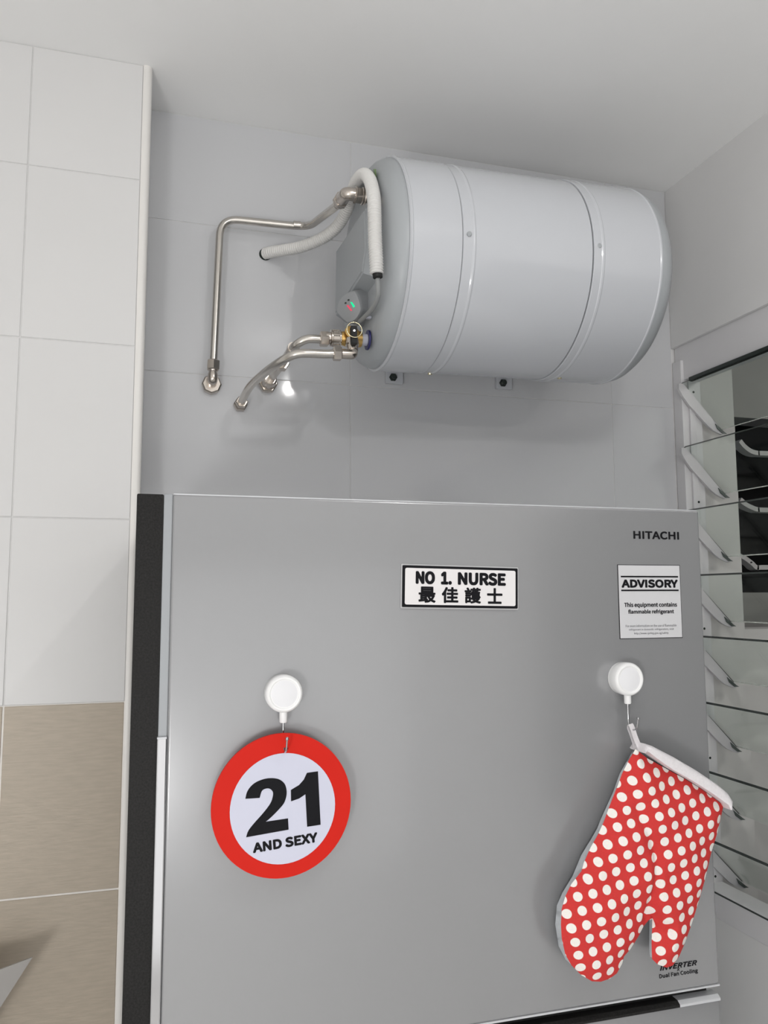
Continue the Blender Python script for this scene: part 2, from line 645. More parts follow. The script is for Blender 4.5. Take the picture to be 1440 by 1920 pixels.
for i, z in enumerate(zin):
    dx, dz = .1005, -.1005
    nrm = V(1, 0, 1).normalized() * th / 2
    y0, y1 = YW0 + .032, YJ - .002
    A, Bp = V(XR + .0005, 0, z), V(XR + .0005 + dx, 0, z + dz)
    bb = bmesh.new()
    vs = []
    for yy in (y0, y1):
        for P in (A - nrm, A + nrm, Bp + nrm, Bp - nrm):
            vs.append(bb.verts.new((P.x, yy, P.z)))
    q = vs
    faces = [(0, 1, 2, 3), (7, 6, 5, 4), (0, 4, 5, 1), (1, 5, 6, 2), (2, 6, 7, 3), (3, 7, 4, 0)]
    for k, f in enumerate(faces):
        fc = bb.faces.new([q[t] for t in f])
        fc.material_index = 1 if k in (0, 1, 2) else 0
    bl = obj('glass_blade', bb, [M_glass, M_gedge], win)
    # end clip: arm under the blade at the far jamb
    prof = [(-.013, .001), (-.001, .001), (.1, -.103), (.106, -.106), (.098, -.110), (.085, -.106), (.072, -.1005), (.06, -.092), (.03, -.064), (.012, -.047), (-.004, -.027), (-.013, -.012)]
    cb = prism_bm([(XR + px, z + pz - .0045) for px, pz in prof], YJ - .010, YJ - .003)
    obj('clip', cb, M_clip, bl)
    pe = [(.078, -.0865), (.1, -.1035), (.1075, -.108), (.096, -.1075), (.083, -.098)]
    obj('clip_end', prism_bm([(XR + px, z + pz - .004) for px, pz in pe], YJ - .0125, YJ - .0095), M_clipd, bl)
    # pivot plate of the clip on the channel
    obj('clip_plate', prism_bm([(XR + px, z + pz) for px, pz in [(.006, -.03), (.014, -.03), (.030, -.062), (.026, -.066), (.014, -.052), (.006, -.04)]], YJ - .006, YJ - .002), M_clip, bl)

# ------------------------------------------------------------------ outside the louvres
struct('trim_2', box_bm(XR + .06, 1.2960, 1.52, 1.66, .2, 2.7), M_outw)       # outer fin beside the window
b = box_bm(1.2, 4.2, 2.30, 2.42, 2.200, 3.4)
box_bm(1.2, 4.2, 2.30, 2.42, -.2, 1.588, bm=b)
box_bm(3.2, 4.2, 2.30, 2.42, 1.588, 2.2, bm=b)
struct('wall_outside', b, M_out)
struct('trim_3', box_bm(1.3, 3.4, 2.9, 2.95, 1.3, 2.4), M_dark)               # black sheet that paints the unlit depth of the opening
struct('trim_4', box_bm(1.3, 4.0, 1.56, 1.66, -.2, 1.5), M_outw)             # parapet
struct('trim_5', box_bm(4.0, 4.1, -2, 2.4, -.2, 3.4), M_out)
racks = [
    [(1.7068, 2.0, 2.042), (1.7214, 2.0, 2.0263), (1.744, 2.0, 2.0126), (1.773, 2.0, 2.0074), (1.8325, 2.0, 2.0085), (2.4, 2.0, 2.015)],
    [(1.6963, 2.0, 1.8622), (1.7148, 2.0, 1.8498), (1.7375, 2.0, 1.8407), (1.7624, 2.0, 1.8349), (1.8213, 2.0, 1.8349), (2.4, 2.0, 1.838)],
    [(1.6865, 2.0, 1.6951), (1.7051, 2.0, 1.6858), (1.7273, 2.0, 1.6716), (1.7477, 2.0, 1.659), (1.8101, 2.0, 1.661), (2.4, 2.0, 1.662)]]
nm = ['uppermost of the three white curved bars seen through the louvre window', 'middle one of the three white curved bars seen through the louvre window',
      'lowest of the three white curved bars seen through the louvre window, with a small screw']
for i, P in enumerate(racks):
    c = cat(P, 5)
    bb = bmesh.new()
    rings = []
    for j, p in enumerate(c):
        t = (c[min(j + 1, len(c) - 1)] - c[max(j - 1, 0)]).normalized()
        nn = V(-t.z, 0, t.x)
        if nn.z < 0:
            nn = -nn
        hh = .0068
        rings.append([bb.verts.new(p + nn * s * hh + V(0, yy, 0)) for s, yy in ((-1, -.02), (1, -.02), (1, .012), (-1, .012))])
    for A, B in zip(rings, rings[1:]):
        for k in range(4):
            bb.faces.new((A[k], A[(k + 1) % 4], B[(k + 1) % 4], B[k]))
    bb.faces.new(rings[0])
    bb.faces.new(rings[-1][::-1])
    o = obj('curved_ledge', bb, M_rack, loc=(1.75, 2.0, P[3][2]))
    tag(o, nm[i], 'ledge', 'white curved bars outside the window')
    if i == 2:
        obj('screw', lathe_bm((1.722, 1.979, 1.675), (0, -1, 0), [(-.002, .0025), (.002, .0025), (.003, 0)], 10), M_gedge, o)

# ------------------------------------------------------------------ ceiling lamp and added fill pendant (both out of view)
for nm_, L, p, lab in (('ceiling_or_fill_lamp', LAMP, LAMP_POWER, 'small round white ceiling lamp above the fridge front'),
                       ('ceiling_or_fill_lamp', FILL_LAMP, FILL_LAMP_POWER, 'added unseen fill lamp, built as a low white pendant in the rear left of the kitchen')):
    lp = empty(nm_, (L.x, L.y, ZC))
    tag(lp, lab, 'lamp')
    obj('base', lathe_bm((L.x, L.y, ZC), (0, 0, -1), [(0, 0), (0, .05), (.012, .05), (.016, .012), (.020, .008), (max(.021, ZC - L.z - (.035 if L is LAMP else .145)), .008), (max(.021, ZC - L.z - (.034 if L is LAMP else .144)), 0)], 24), M_lampbody, lp, True, 40)
    if L is LAMP:      # twin bulb fitting
        lamp_light('lamp_light', L - V(0, .045, 0), p / 2, .014, (1.0, 0.99, 0.98))
        lamp_light('lamp_light', L + V(0, .045, 0), p / 2, .014, (1.0, 0.99, 0.98))
    else:
        lamp_light('lamp_light', L, p, .14, (1.0, 0.99, 0.98))

# ------------------------------------------------------------------ fridge
FY = 0.84
FT = 1.684
fr = empty('fridge', (0.32, 1.15, 0))
tag(fr, 'tall silver double door fridge with black left side strip, below the water heater', 'fridge')
obj('cabinet', box_bm(.0155, .650, .893, 1.47, .03, FT - .004, .004), M_cabinet, fr)
sp_ = prism_bm(round_rect(-.0113, .0150, .02, FT - .0006, .0015, 3), FY + .002, 1.46)
obj('side_panel', sp_, M_black, fr)
fd = obj('freezer_door', box_bm(.0238, .6562, FY, FY + .05, 1.1262, FT, .003, 3), M_fridge, fr, True, 60)
obj('top_highlight', box_bm(.0245, .6535, FY + .0012, FY + .006, FT - .0006, FT + .0006), M_lite, fd)  # pale strip paints the highlight along the door's top edge
obj('bottom_lip', box_bm(.0245, .6562, FY - .0006, FY + .02, 1.1245, 1.1268, .0006), M_lite, fd)
obj('door_edge', box_bm(.0150, .0240, FY + .0015, FY + .05, 1.1262, FT, .001), M_edge, fd)
h = obj('door_handle', box_bm(.0142, .0238, FY - .0015, FY + .03, 1.128, 1.4415, .0012), M_chrome, fd)
obj('handle_rim', box_bm(.0142, .0236, FY - .0020, FY + .003, 1.4398, 1.4420, .0006), M_lite, fd)
# lower door with a bevelled top and a dark pocket handle
ld = obj('fridge_door', box_bm(.0150, .6562, FY, FY + .05, .06, 1.1108, .003, 2), M_fridge, fr, True, 60)
obj('pocket', box_bm(.0150, .648, FY + .014, FY + .05, 1.1105, 1.1255), M_blackm, fr)
bb = bmesh.new()
pf = [(FY - .0004, 1.1085), (FY - .0004, 1.1112), (FY + .004, 1.1142), (FY + .014, 1.1146), (FY + .014, 1.1085)]
for x0, x1, mi in ((.601, .6562, 0), (.0150, .601, 1)):  # right end painted pale as the lit bevel, the rest a dark insert
    aa = [bb.verts.new((x0, y, z)) for y, z in pf]
    cc = [bb.verts.new((x1, y, z)) for y, z in pf]
    for i in range(5):
        f = bb.faces.new((aa[i], aa[(i + 1) % 5], cc[(i + 1) % 5], cc[i]))
        f.material_index = mi
    f = bb.faces.new(aa[::-1]); f.material_index = mi
    f = bb.faces.new(cc); f.material_index = mi
obj('pocket_handle', bb, [M_lite, M_black], ld)
obj('door_handle', box_bm(.0142, .0236, FY - .0015, FY + .03, .80, 1.108, .0012), M_chrome, ld)
obj('base_grille', box_bm(.0155, .650, .86, .89, .0, .058, .002), M_blackm, fr)
for fx in (.05, .61):
    for fy in (.92, 1.42):
        obj('foot', lathe_bm((fx, fy, 0), (0, 0, 1), [(0, 0), (0, .02), (.012, .02), (.014, .012), (.034, .012)], 14), M_blackm, fr)
tag(obj('logo_lettering', text_bm('HITACHI', .5614, .6256, 1.6470, 1.6568, FY - .0002, .05), M_ink, fd), 'black maker name at upper right of the freezer door')
bb = text_bm('INVERTER', .5762, .6262, 1.1515, 1.1570, FY - .0002, .04, .25)
text_bm('x', .5988, .6024, 1.1483, 1.1512, FY - .0002, .0, bm=bb)
text_bm('Dual Fan Cooling', .5750, .6268, 1.1421, 1.1479, FY - .0002, .012, bm=bb)
tag(obj('lettering', bb, M_ink, fd), 'small black lettering at the lower right of the freezer door')

# ------------------------------------------------------------------ plate "NO 1. NURSE"
PC = V(.337, FY, 1.589)
pl = empty('name_plate', PC)
tag(pl, 'white plate with black border and words NO 1. NURSE on the freezer door', 'sign')
tilt = Matrix.Rotation(math.radians(1.2), 4, 'Y')


def tilted(bm, C=PC, R=tilt):
    bmesh.ops.transform(bm, matrix=Matrix.Translation(C) @ R @ Matrix.Translation(-C), verts=bm.verts)
    return bm


obj('clear_rim', tilted(prism_bm(round_rect(.2668, .4072, 1.5648, 1.6132, .001, 2), FY - .0015, FY - .0001)), M_clear, pl)
obj('border', tilted(prism_bm(round_rect(.2682, .4062, 1.5662, 1.6118, .001, 2), FY - .0022, FY - .0015)), M_ink, pl)
obj('face', tilted(prism_bm(round_rect(.2712, .4034, 1.5690, 1.6090, .002, 4), FY - .0026, FY - .0022)), M_paper, pl)
ty = FY - .0026
bb = text_bm('NO', .2832, .3058, 1.5914, 1.6060, ty, .075)
text_bm('1.', .3128, .3257, 1.5914, 1.6060, ty, .075, bm=bb)
text_bm('NURSE', .3328, .3912, 1.5914, 1.6060, ty, .075, bm=bb)
obj('lettering', tilted(bb), M_inkg if False else M_ink, pl)
bb = None
for ch, x0, x1 in (('最', .2868, .3068), ('佳', .3138, .3336), ('護', .3410, .3608), ('士', .3682, .3870)):
    bb = text_bm(ch, x0, x1, 1.5712, 1.5890, ty, .036, bm=bb)
obj('chinese_lettering', tilted(bb), M_ink, pl)

# ------------------------------------------------------------------ advisory sticker
st = empty('advisory_sticker', (.5814, FY, 1.572))
tag(st, 'pale grey rectangular sticker headed ADVISORY at upper right of freezer door', 'sticker')
obj('border', box_bm(.5379, .6248, FY - .0005, FY - .00005, 1.5282, 1.6160), M_ink, st)
obj('face', box_bm(.5387, .6240, FY - .0008, FY - .0005, 1.5289, 1.6153), M_paperg, st)
sy = FY - .0008
bb = box_bm(.5418, .6214, sy - .0003, sy, 1.6008, 1.6026)
box_bm(.5418, .6214, sy - .0003, sy, 1.5844, 1.5862, bm=bb)
obj('rule', bb, M_ink, st)
obj('heading_lettering', text_bm('ADVISORY', .5424, .6207, 1.5883, 1.5984, sy, .075), M_ink, st)
bb = text_bm('This equipment contains', .5452, .6182, 1.5642, 1.5709, sy, .03)
text_bm('flammable refrigerant', .5502, .6136, 1.5563, 1.5626, sy, .03, bm=bb)
obj('lettering', bb, M_ink, st)
bb = text_bm('For more information on the use of flammable', .5462, .6165, 1.5418, 1.5448, sy, 0)
text_bm('refrigerant in domestic refrigerators, visit', .5505, .6125, 1.5372, 1.5402, sy, 0, bm=bb)
text_bm('http://www.spring.gov.sg/safety', .5575, .6048, 1.5326, 1.5357, sy, 0, bm=bb)
obj('fine_print', bb, M_inkg, st)


# ------------------------------------------------------------------ suction hooks
def hook(x, z, zst, zw, tipx, tipz, label):
    o = empty('suction_hook', (x, FY, z))
    tag(o, label, 'hook', 'white suction hooks on the freezer door')
    obj('body', lathe_bm((x, FY - .0003, z), (0, -1, 0), [(0, 0), (0, .0185), (.004, .0185), (.006, .0190), (.0145, .0190), (.0170, .0180), (.0180, .0165), (.0178, .0150), (.0168, .0143), (.0160, 0)], 40), M_hookw, o, True, 35)
    obj('face', lathe_bm((x, FY - .0162, z), (0, -1, 0), [(0, .0140), (.0007, .0138), (.001, .0130), (.001, 0)], 36), M_hookf, o, True, 35)
    yw = FY - .011
    obj('stem', lathe_bm((x, yw, z - .0170), (0, 0, -1), [(-.003, 0), (-.003, .0042), (z - .017 - zst - .001, .0040), (z - .017 - zst, .0034), (z - .017 - zst, 0)], 18), M_hookw, o, True, 40)
    w = [(x, yw, zst + .002), (x, yw, (zst + zw) / 2), (x, yw, zw + .004), (x + (tipx - x) * .1, yw - .002, zw - .001), (x + (tipx - x) * .35, yw - .009, zw - .0045), (x + (tipx - x) * .7, yw - .019, zw - .001), (tipx, yw - .024, tipz)]
    obj('wire', tube_bm(cat(w, 7), .00095, 10), M_chrome, o, True)
    obj('ball_tip', lathe_bm((tipx, yw - .024, tipz), (0, -.8, .5), [(-.0020, 0), (-.0016, .0012), (0, .0020), (.0016, .0012), (.002, 0)], 14), M_chrome, o, True)
    return o


hook(.1374, 1.4812, 1.4519, 1.4290, .1374, 1.4397, 'round white suction hook that holds the red and white disc sign')
hook(.5388, 1.4829, 1.4545, 1.4310, .5360, 1.4412, 'round white suction hook that holds the polka dot oven mitt')

# ------------------------------------------------------------------ round sign "21 AND SEXY"
SC = V(.1360, .8200, 1.3728)
sg = empty('disc_sign', SC)
tag(sg, 'round white sign with red rim and black 21, hanging on the left suction hook', 'sign')


def disc_with_hole(cx, cz, R, hx, hz, hr, y0, y1, n=72):
    V2, E, F = [], [], []
    for k in range(n):
        a = 2 * math.pi * k / n
        V2.append(Vector((cx + R * math.cos(a), cz + R * math.sin(a))))
    for k in range(16):
        a = -2 * math.pi * k / 16
        V2.append(Vector((hx + hr * math.cos(a), hz + hr * math.sin(a))))
    E = [(k, (k + 1) % n) for k in range(n)] + [(n + k, n + (k + 1) % 16) for k in range(16)]
    v, e, f, *_ = delaunay_2d_cdt(V2, E, [], 0, 1e-7)
    b = bmesh.new()
    vs = [b.verts.new((p.x, y0, p.y)) for p in v]
    for t in f:
        c = sum((v[i] for i in t), Vector((0, 0))) / len(t)
        if (c - Vector((hx, hz))).length > hr * .75 and (c - Vector((cx, cz))).length < R:
            b.faces.new([vs[i] for i in t])
    r = bmesh.ops.extrude_face_region(b, geom=list(b.faces))
    bmesh.ops.translate(b, verts=[g for g in r['geom'] if isinstance(g, bmesh.types.BMVert)], vec=(0, y1 - y0, 0))
    return b


obj('board', disc_with_hole(SC.x, SC.z, .0700, .1388, 1.4268, .0027, SC.y, SC.y + .003), M_red, sg)
obj('face', prism_bm([(SC.x + .0008 + .0527 * math.cos(2 * math.pi * k / 64), SC.z - .003 + .0535 * math.sin(2 * math.pi * k / 64)) for k in range(64)], SC.y - .0004, SC.y), M_signw, sg)
two = [(.099, 1.3817), (.1007, 1.3883), (.1048, 1.3938), (.1107, 1.3975), (.1191, 1.3997), (.1277, 1.3994), (.1338, 1.3972), (.1381, 1.3928), (.1398, 1.3867), (.1395, 1.3808), (.1371, 1.3745), (.1316, 1.3685), (.1244, 1.362), (.1194, 1.3583), (.1415, 1.3597), (.1422, 1.3489), (.1003, 1.3451), (.1024, 1.351), (.1077, 1.3575), (.1171, 1.3672), (.1237, 1.3755), (.126, 1.3818), (.126, 1.3865), (.1229, 1.3897), (.1187, 1.39), (.1151, 1.3879), (.1131, 1.3816)]
one = [(.1441, 1.387), (.1523, 1.3912), (.1572, 1.3962), (.1603, 1.4026), (.1716, 1.4034), (.1746, 1.351), (.1609, 1.3501), (.1589, 1.3818), (.1524, 1.3781), (.1444, 1.376)]
c3 = lambda L: [(p.x, p.z) for p in cat([(x, 0, z) for x, z in L], 4)]
two = c3(two[:14]) + two[14:16] + c3(two[16:])
bb = prism_bm(two, SC.y - .0007, SC.y - .0004)
prism_bm(one, SC.y - .0007, SC.y - .0004, bm=bb)
obj('number_lettering', bb, M_ink, sg)
bb = text_bm('AND SEXY', .1068, .1716, 1.3318, 1.3416, SC.y - .0004, .07)
RC = V(.139, SC.y, 1.3367)
obj('lettering', tilted(bb, RC, Matrix.Rotation(math.radians(-4.6), 4, 'Y')), M_ink, sg)

# ------------------------------------------------------------------ oven mitt
front = [(.5359, 1.4065), (.5274, 1.3959), (.5176, 1.3809), (.5102, 1.3659), (.5005, 1.3474), (.4921, 1.33), (.485, 1.3182), (.4746, 1.304), (.4664, 1.2898), (.4629, 1.2808), (.4506, 1.269), (.4427, 1.2569), (.438, 1.2446), (.4365, 1.2284), (.4371, 1.2137), (.4409, 1.197), (.448, 1.1852), (.4594, 1.1738), (.4721, 1.1658), (.4828, 1.164), (.4938, 1.1657), (.5028, 1.17), (.5098, 1.1793), (.5123, 1.1863), (.5204, 1.1928), (.5309, 1.2046), (.5382, 1.215), (.5452, 1.2208), (.5494, 1.2212), (.549, 1.2119), (.5475, 1.1951), (.5475, 1.1792), (.5545, 1.1727), (.5658, 1.1679), (.5739, 1.1693), (.5824, 1.1777), (.59, 1.19), (.6004, 1.2098), (.6111, 1.2336), (.6206, 1.2559), (.6305, 1.2843), (.6389, 1.3033), (.6446, 1.3188), (.6505, 1.3363), (.634, 1.3479), (.6199, 1.3574), (.5989, 1.3698), (.5734, 1.3833), (.5505, 1.3955)]
crease = [(.5494, 1.2212), (.5413, 1.2265), (.5472, 1.2483), (.5492, 1.2688), (.5515, 1.2931), (.5432, 1.3128), (.5309, 1.3423)]
pinch = [(.5494, 1.2205), (.5590, 1.2150), (.5680, 1.2135)]


def seg_d(p, a, b):
    ab = b - a
    t = max(0, min(1, (p - a).dot(ab) / ab.length_squared))
    return (p - a - ab * t).length, t


def poly_d(p, pts, closed=True):
    n = len(pts)
    best, bi = 9, 0
    for i in range(n if closed else n - 1):
        d, t = seg_d(p, pts[i], pts[(i + 1) % n])
        if d < best:
            best, bi = d, i + t
    return best, bi


def inside(p, pts):
    c = False
    n = len(pts)
    for i in range(n):
        a, b_ = pts[i], pts[(i + 1) % n]
        if (a.y > p.y) != (b_.y > p.y) and p.x < (b_.x - a.x) * (p.y - a.y) / (b_.y - a.y) + a.x:
            c = not c
    return c


def subdiv(pts, L):
    o = []
    n = len(pts)
    for i in range(n):
        a, b_ = pts[i], pts[(i + 1) % n]
        k = max(1, int((b_ - a).length / L))
        for j in range(k):
            o.append(a.lerp(b_, j / k))
    return o


def pillow(outline, y, hf, step, flip=1):
    P = [Vector(p) for p in outline]
    Pd = subdiv(P, step)
    pts = list(Pd)
    x0, x1 = min(p.x for p in P), max(p.x for p in P)
    z0, z1 = min(p.y for p in P), max(p.y for p in P)
    ny, nx = int((z1 - z0) / step) + 1, int((x1 - x0) / step) + 1
    for i in range(ny):
        for j in range(nx):
            q = Vector((x0 + (j + .5 * (i % 2)) * step, z0 + i * step))
            if inside(q, P) and poly_d(q, P)[0] > step * .55:
                pts.append(q)
    n = len(Pd)
    v, e, f, *_ = delaunay_2d_cdt(pts, [(k, (k + 1) % n) for k in range(n)], [], 0, 1e-7)
    b = bmesh.new()
    vs = []
    for p in v:
        d = poly_d(p, P)[0]
        vs.append(b.verts.new((p.x, y - flip * hf(p, d), p.y)))
    for t in f:
        c = sum((v[i] for i in t), Vector((0, 0))) / len(t)
        if inside(c, P):
            b.faces.new([vs[i] for i in t])
    return b


CR = [Vector(p) for p in crease]
PI_ = [Vector(p) for p in pinch]


def h_front(p, d):
    h = .0155 * (1 - math.exp(-d / .020))
    dc, ti = poly_d(p, CR, False)
    h -= (.010 - .0012 * ti) * math.exp(-(dc / .0055) ** 2) * min(1, d / .006)
    dp, _ = poly_d(p, PI_, False)
    h -= .006 * math.exp(-(dp / .004) ** 2) * min(1, d / .006)
    h += .0015 * math.sin(p.x * 95 + p.y * 60) * min(1, d / .02) + .0012 * math.sin(p.y * 130 - p.x * 70) * min(1, d / .02)
    return h


mt = empty('oven_mitt', MITT_O)
tag(mt, 'red oven mitt with cream polka dots, hanging from the right suction hook', 'oven mitt')
obj('shell', pillow(front, .812, h_front, .0032), M_dots, mt, True)
# silver lining behind, its padded edge showing on the left
lining = [(.5440, 1.4025), (.5250, 1.3770), (.5150, 1.3560), (.4990, 1.3290), (.4945, 1.3200), (.4850, 1.3070), (.4725, 1.2915), (.4615, 1.2710), (.4480, 1.2540), (.4410, 1.2415), (.4385, 1.2220), (.4420, 1.1990), (.4500, 1.1840), (.4610, 1.1740), (.4730, 1.1670), (.4830, 1.1655), (.4935, 1.1675), (.5020, 1.1715), (.5085, 1.1800), (.5110, 1.1875), (.5190, 1.1945), (.5300, 1.2060), (.5370, 1.2160), (.5440, 1.2225), (.5560, 1.2225), (.5570, 1.2119), (.5560, 1.1955), (.5555, 1.1800), (.5560, 1.1740), (.5655, 1.1700), (.5725, 1.1710), (.5805, 1.1785), (.588, 1.1905), (.598, 1.2105), (.6085, 1.2340), (.618, 1.2565), (.628, 1.2850), (.6365, 1.3040), (.6420, 1.3195), (.6470, 1.3350), (.6320, 1.3460), (.6180, 1.3555), (.5970, 1.3680), (.5720, 1.3815)]


def h_back(p, d):
    q = abs(math.sin((p.x + p.y) * 75)) * abs(math.sin((p.x - p.y) * 75))
    return .0065 * (1 - math.exp(-d / .004)) + .003 * q * min(1, d / .006)


bk = pillow(lining, .8285, h_back, .0045, -1)
fr_v = pillow(lining, .8285, lambda p, d: .0150 * (1 - math.exp(-d / .003)), .006, 1)
merge(bk, fr_v)
tag(obj('lining', bk, M_back, mt, True), 'silver quilted lining')
# white binding around the wrist opening
bo = [(.5385, 1.4062), (.5400, 1.4092), (.5426, 1.4129), (.5511, 1.4106), (.5787, 1.3968), (.6066, 1.3812), (.6348, 1.3634), (.6489, 1.3524), (.6534, 1.3441), (.6506, 1.3350)]
bi_ = [(.5390, 1.4040), (.5412, 1.4055), (.5440, 1.4050), (.5530, 1.3983), (.5740, 1.3842), (.5989, 1.3707), (.6205, 1.3577), (.6340, 1.3487), (.6460, 1.3405), (.6490, 1.3345)]
bb = bmesh.new()
rows = []
for o_, i_ in zip(bo, bi_):
    O2, I2 = Vector(o_), Vector(i_)
    row = []
    for t, y in ((0, .803), (.15, .7985), (.5, .7968), (1, .7980), (1.0, .802), (1.0, .826), (.5, .828), (.15, .826), (-.03, .815)):
        q = O2.lerp(I2, t)
        row.append(bb.verts.new((q.x, y, q.y)))
    rows.append(row)
for A, B in zip(rows, rows[1:]):
    for k in range(9):
        bb.faces.new((A[k], A[(k + 1) % 9], B[(k + 1) % 9], B[k]))
bb.faces.new(rows[0])
bb.faces.new(rows[-1][::-1])
obj('binding', bb, M_bind, mt, True, 50)
# hanging loop: flat tape over the hook and back
bb = bmesh.new()
pth = cat([(.5420, .820, 1.4060), (.5392, .822, 1.4190), (.5370, .8240, 1.4280), (.5366, .8215, 1.4325), (.5372, .8185, 1.4285), (.5395, .8165, 1.4180), (.5425, .812, 1.4060)], 6)
pr = []
for p in pth:
    w = .0036
    pr.append([bb.verts.new(p + V(-w, -.001, -.0006)), bb.verts.new(p + V(w, .001, .0006)), bb.verts.new(p + V(w, .0016, .0008)), bb.verts.new(p + V(-w, -.0004, -.0004))])
for A, B in zip(pr, pr[1:]):
    for k in range(4):
        bb.faces.new((A[k], A[(k + 1) % 4], B[(k + 1) % 4], B[k]))
bb.faces.new(pr[0])
bb.faces.new(pr[-1][::-1])
obj('loop', bb, M_bind, mt, True, 60)

# ------------------------------------------------------------------ storage water heater
HY, HZ, HR = 1.3243, 2.1678, 0.1827
HX0, HX1 = .3835, .8410
hd = V(1, 0, math.tan(math.radians(1.1))).normalized()
HC = V(.612, HY, HZ)


def hp(x):
    return HC + hd * (x - HC.x)


ht = empty('water_heater', (.612, YB, HZ))
tag(ht, 'white horizontal cylinder water heater with grey end caps on the back wall', 'water heater')


def shell(name, x0, x1, prof, m, sm=50):
    return obj(name, lathe_bm(hp(x0), hd, prof, 128), m, ht, True, 14)


R = HR
shell('left_shell', HX0, 0, [(-.001, R - .006), (-.0015, R - .001), (.0005, R + .0015), (.003, R + .0012), (.0045, R), (.0855, R), (.0868, R - .0008), (.0868, R - .006)], M_tank)
shell('middle_shell', .4715, 0, [(0, R - .008), (0, R - .0022), (.001, R - .0012), (.016, R - .0012), (.018, R - .0002), (.020, R + .0001), (.023, R - .0012), (.2335, R - .0012), (.2345, R - .002), (.2345, R - .008)], M_tank)
shell('right_shell', .7075, 0, [(0, R - .006), (0, R), (.001, R + .0008), (.014, R + .0008), (.016, R + .0016), (.019, R + .0016), (.021, R + .0004), (.129, R + .0004), (.131, R + .0015), (.1335, R + .0012), (.1345, R - .001), (.1345, R - .006)], M_tank)
shell('core', .45, 0, [(0, 0), (0, R - .0035), (.28, R - .0035), (.28, 0)], M_gedge)
# end caps
obj('left_cap', lathe_bm(hp(HX0 + .004), -hd, [(0, R - .004), (.006, R - .003), (.014, R - .0045), (.022, R - .009), (.029, R - .0165), (.0335, R - .027), (.0355, R - .042), (.0358, .06), (.0358, 0)], 96), M_cap, ht, True, 60)
obj('right_cap', lathe_bm(hp(HX1 - .003), hd, [(0, R - .003), (.010, R - .002), (.022, R - .005), (.033, R - .014), (.040, R - .030), (.043, R - .055), (.044, 0)], 96), M_cap, ht, True, 60)
# terminal cover on the left cap
XF = .3520
bb = bmesh.new()
lo_ = [(XF + .001, 1.440, 2.238), (XF + .001, 1.212, 2.232), (XF + .001, 1.204, 2.215), (XF + .001, 1.197, 2.140), (XF + .001, 1.222, 2.100), (XF + .001, 1.445, 2.098)]
hi_ = [(.3280, 1.4249, 2.2300), (.3285, 1.2265, 2.2150), (.3290, 1.221, 2.208), (.3290, 1.216, 2.145), (.3285, 1.238, 2.112), (.3280, 1.4325, 2.108)]
va = [bb.verts.new(p) for p in lo_]
vb = [bb.verts.new(p) for p in hi_]
bb.faces.new(va[::-1])
bb.faces.new(vb)
for i in range(6):
    bb.faces.new((va[i], va[(i + 1) % 6], vb[(i + 1) % 6], vb[i]))
bmesh.ops.bevel(bb, geom=[e for e in bb.edges if all(v in vb for v in e.verts)], offset=.003, segments=3, affect='EDGES')
obj('terminal_cover', bb, M_cover, ht, True, 30)
# control pad with indicator lights
pad = [(.3221, 1.2822, 2.0967), (.3269, 1.2778, 2.095), (.3325, 1.277, 2.0835), (.3371, 1.2787, 2.0693), (.3374, 1.2821, 2.0612), (.331, 1.2939, 2.0505), (.3219, 1.3046, 2.0485), (.3138, 1.3101, 2.0555), (.3041, 1.3143, 2.0691), (.3037, 1.3104, 2.0784), (.307, 1.302, 2.0888), (.3158, 1.2896, 2.0952)]
pn = V(-.7, -.65, -.3).normalized()
pc = sum((Vector(p) for p in pad), V(0, 0, 0)) / len(pad)
sm_ = cat(pad + [pad[0]], 4)[:-1]
bb = bmesh.new()
lay = []
for s, dpt in ((.90, .0012), (.97, .0006), (1.0, -.001), (1.04, -.006), (1.12, -.018), (1.25, -.032)):
    lay.append([bb.verts.new(pc + (p - pc) * s + pn * (dpt - .0012) + (V(.012, 0, 0) if dpt < -.02 else V(0, 0, 0))) for p in sm_])
bb.faces.new(lay[0])
for A, B in zip(lay, lay[1:]):
    for k in range(len(A)):
        bb.faces.new((A[k], A[(k + 1) % len(A)], B[(k + 1) % len(A)], B[k]))
bb.faces.new(lay[-1][::-1])
cp = obj('control_pad', bb, M_pad, ht, True, 40)


def chip(name, pts, m, parent, t=.0008):
    bb = bmesh.new()
    P = [Vector(p) for p in pts]
    a = [bb.verts.new(p + pn * t) for p in P]
    c_ = [bb.verts.new(p - pn * .001) for p in P]
    bb.faces.new(a)
    bb.faces.new(c_[::-1])
    for i in range(len(P)):
        bb.faces.new((a[i], a[(i + 1) % len(P)], c_[(i + 1) % len(P)], c_[i]))
    return obj(name, bb, m, parent)


tag(chip('indicator_light', [(.3223, 1.2897, 2.08), (.3247, 1.2874, 2.0794), (.3295, 1.2857, 2.0717), (.3278, 1.2883, 2.0701)], M_ledg, cp), 'lit green indicator')
tag(chip('indicator_light', [(.3175, 1.2966, 2.0761), (.3199, 1.2941, 2.076), (.3263, 1.2916, 2.0664), (.3245, 1.2938, 2.0658)], M_ledr, cp), 'lit red indicator')
for q in ((.3158, 1.2967, 2.0801), (.3194, 1.291, 2.0837)):
    q = Vector(q)
    u = pn.cross(V(0, 0, 1)).normalized() * .0018
    w = V(0, 0, .0014)
    chip('mark', [q - u - w, q + u - w, q + u + w, q - u + w], M_gedge, cp, .0005)
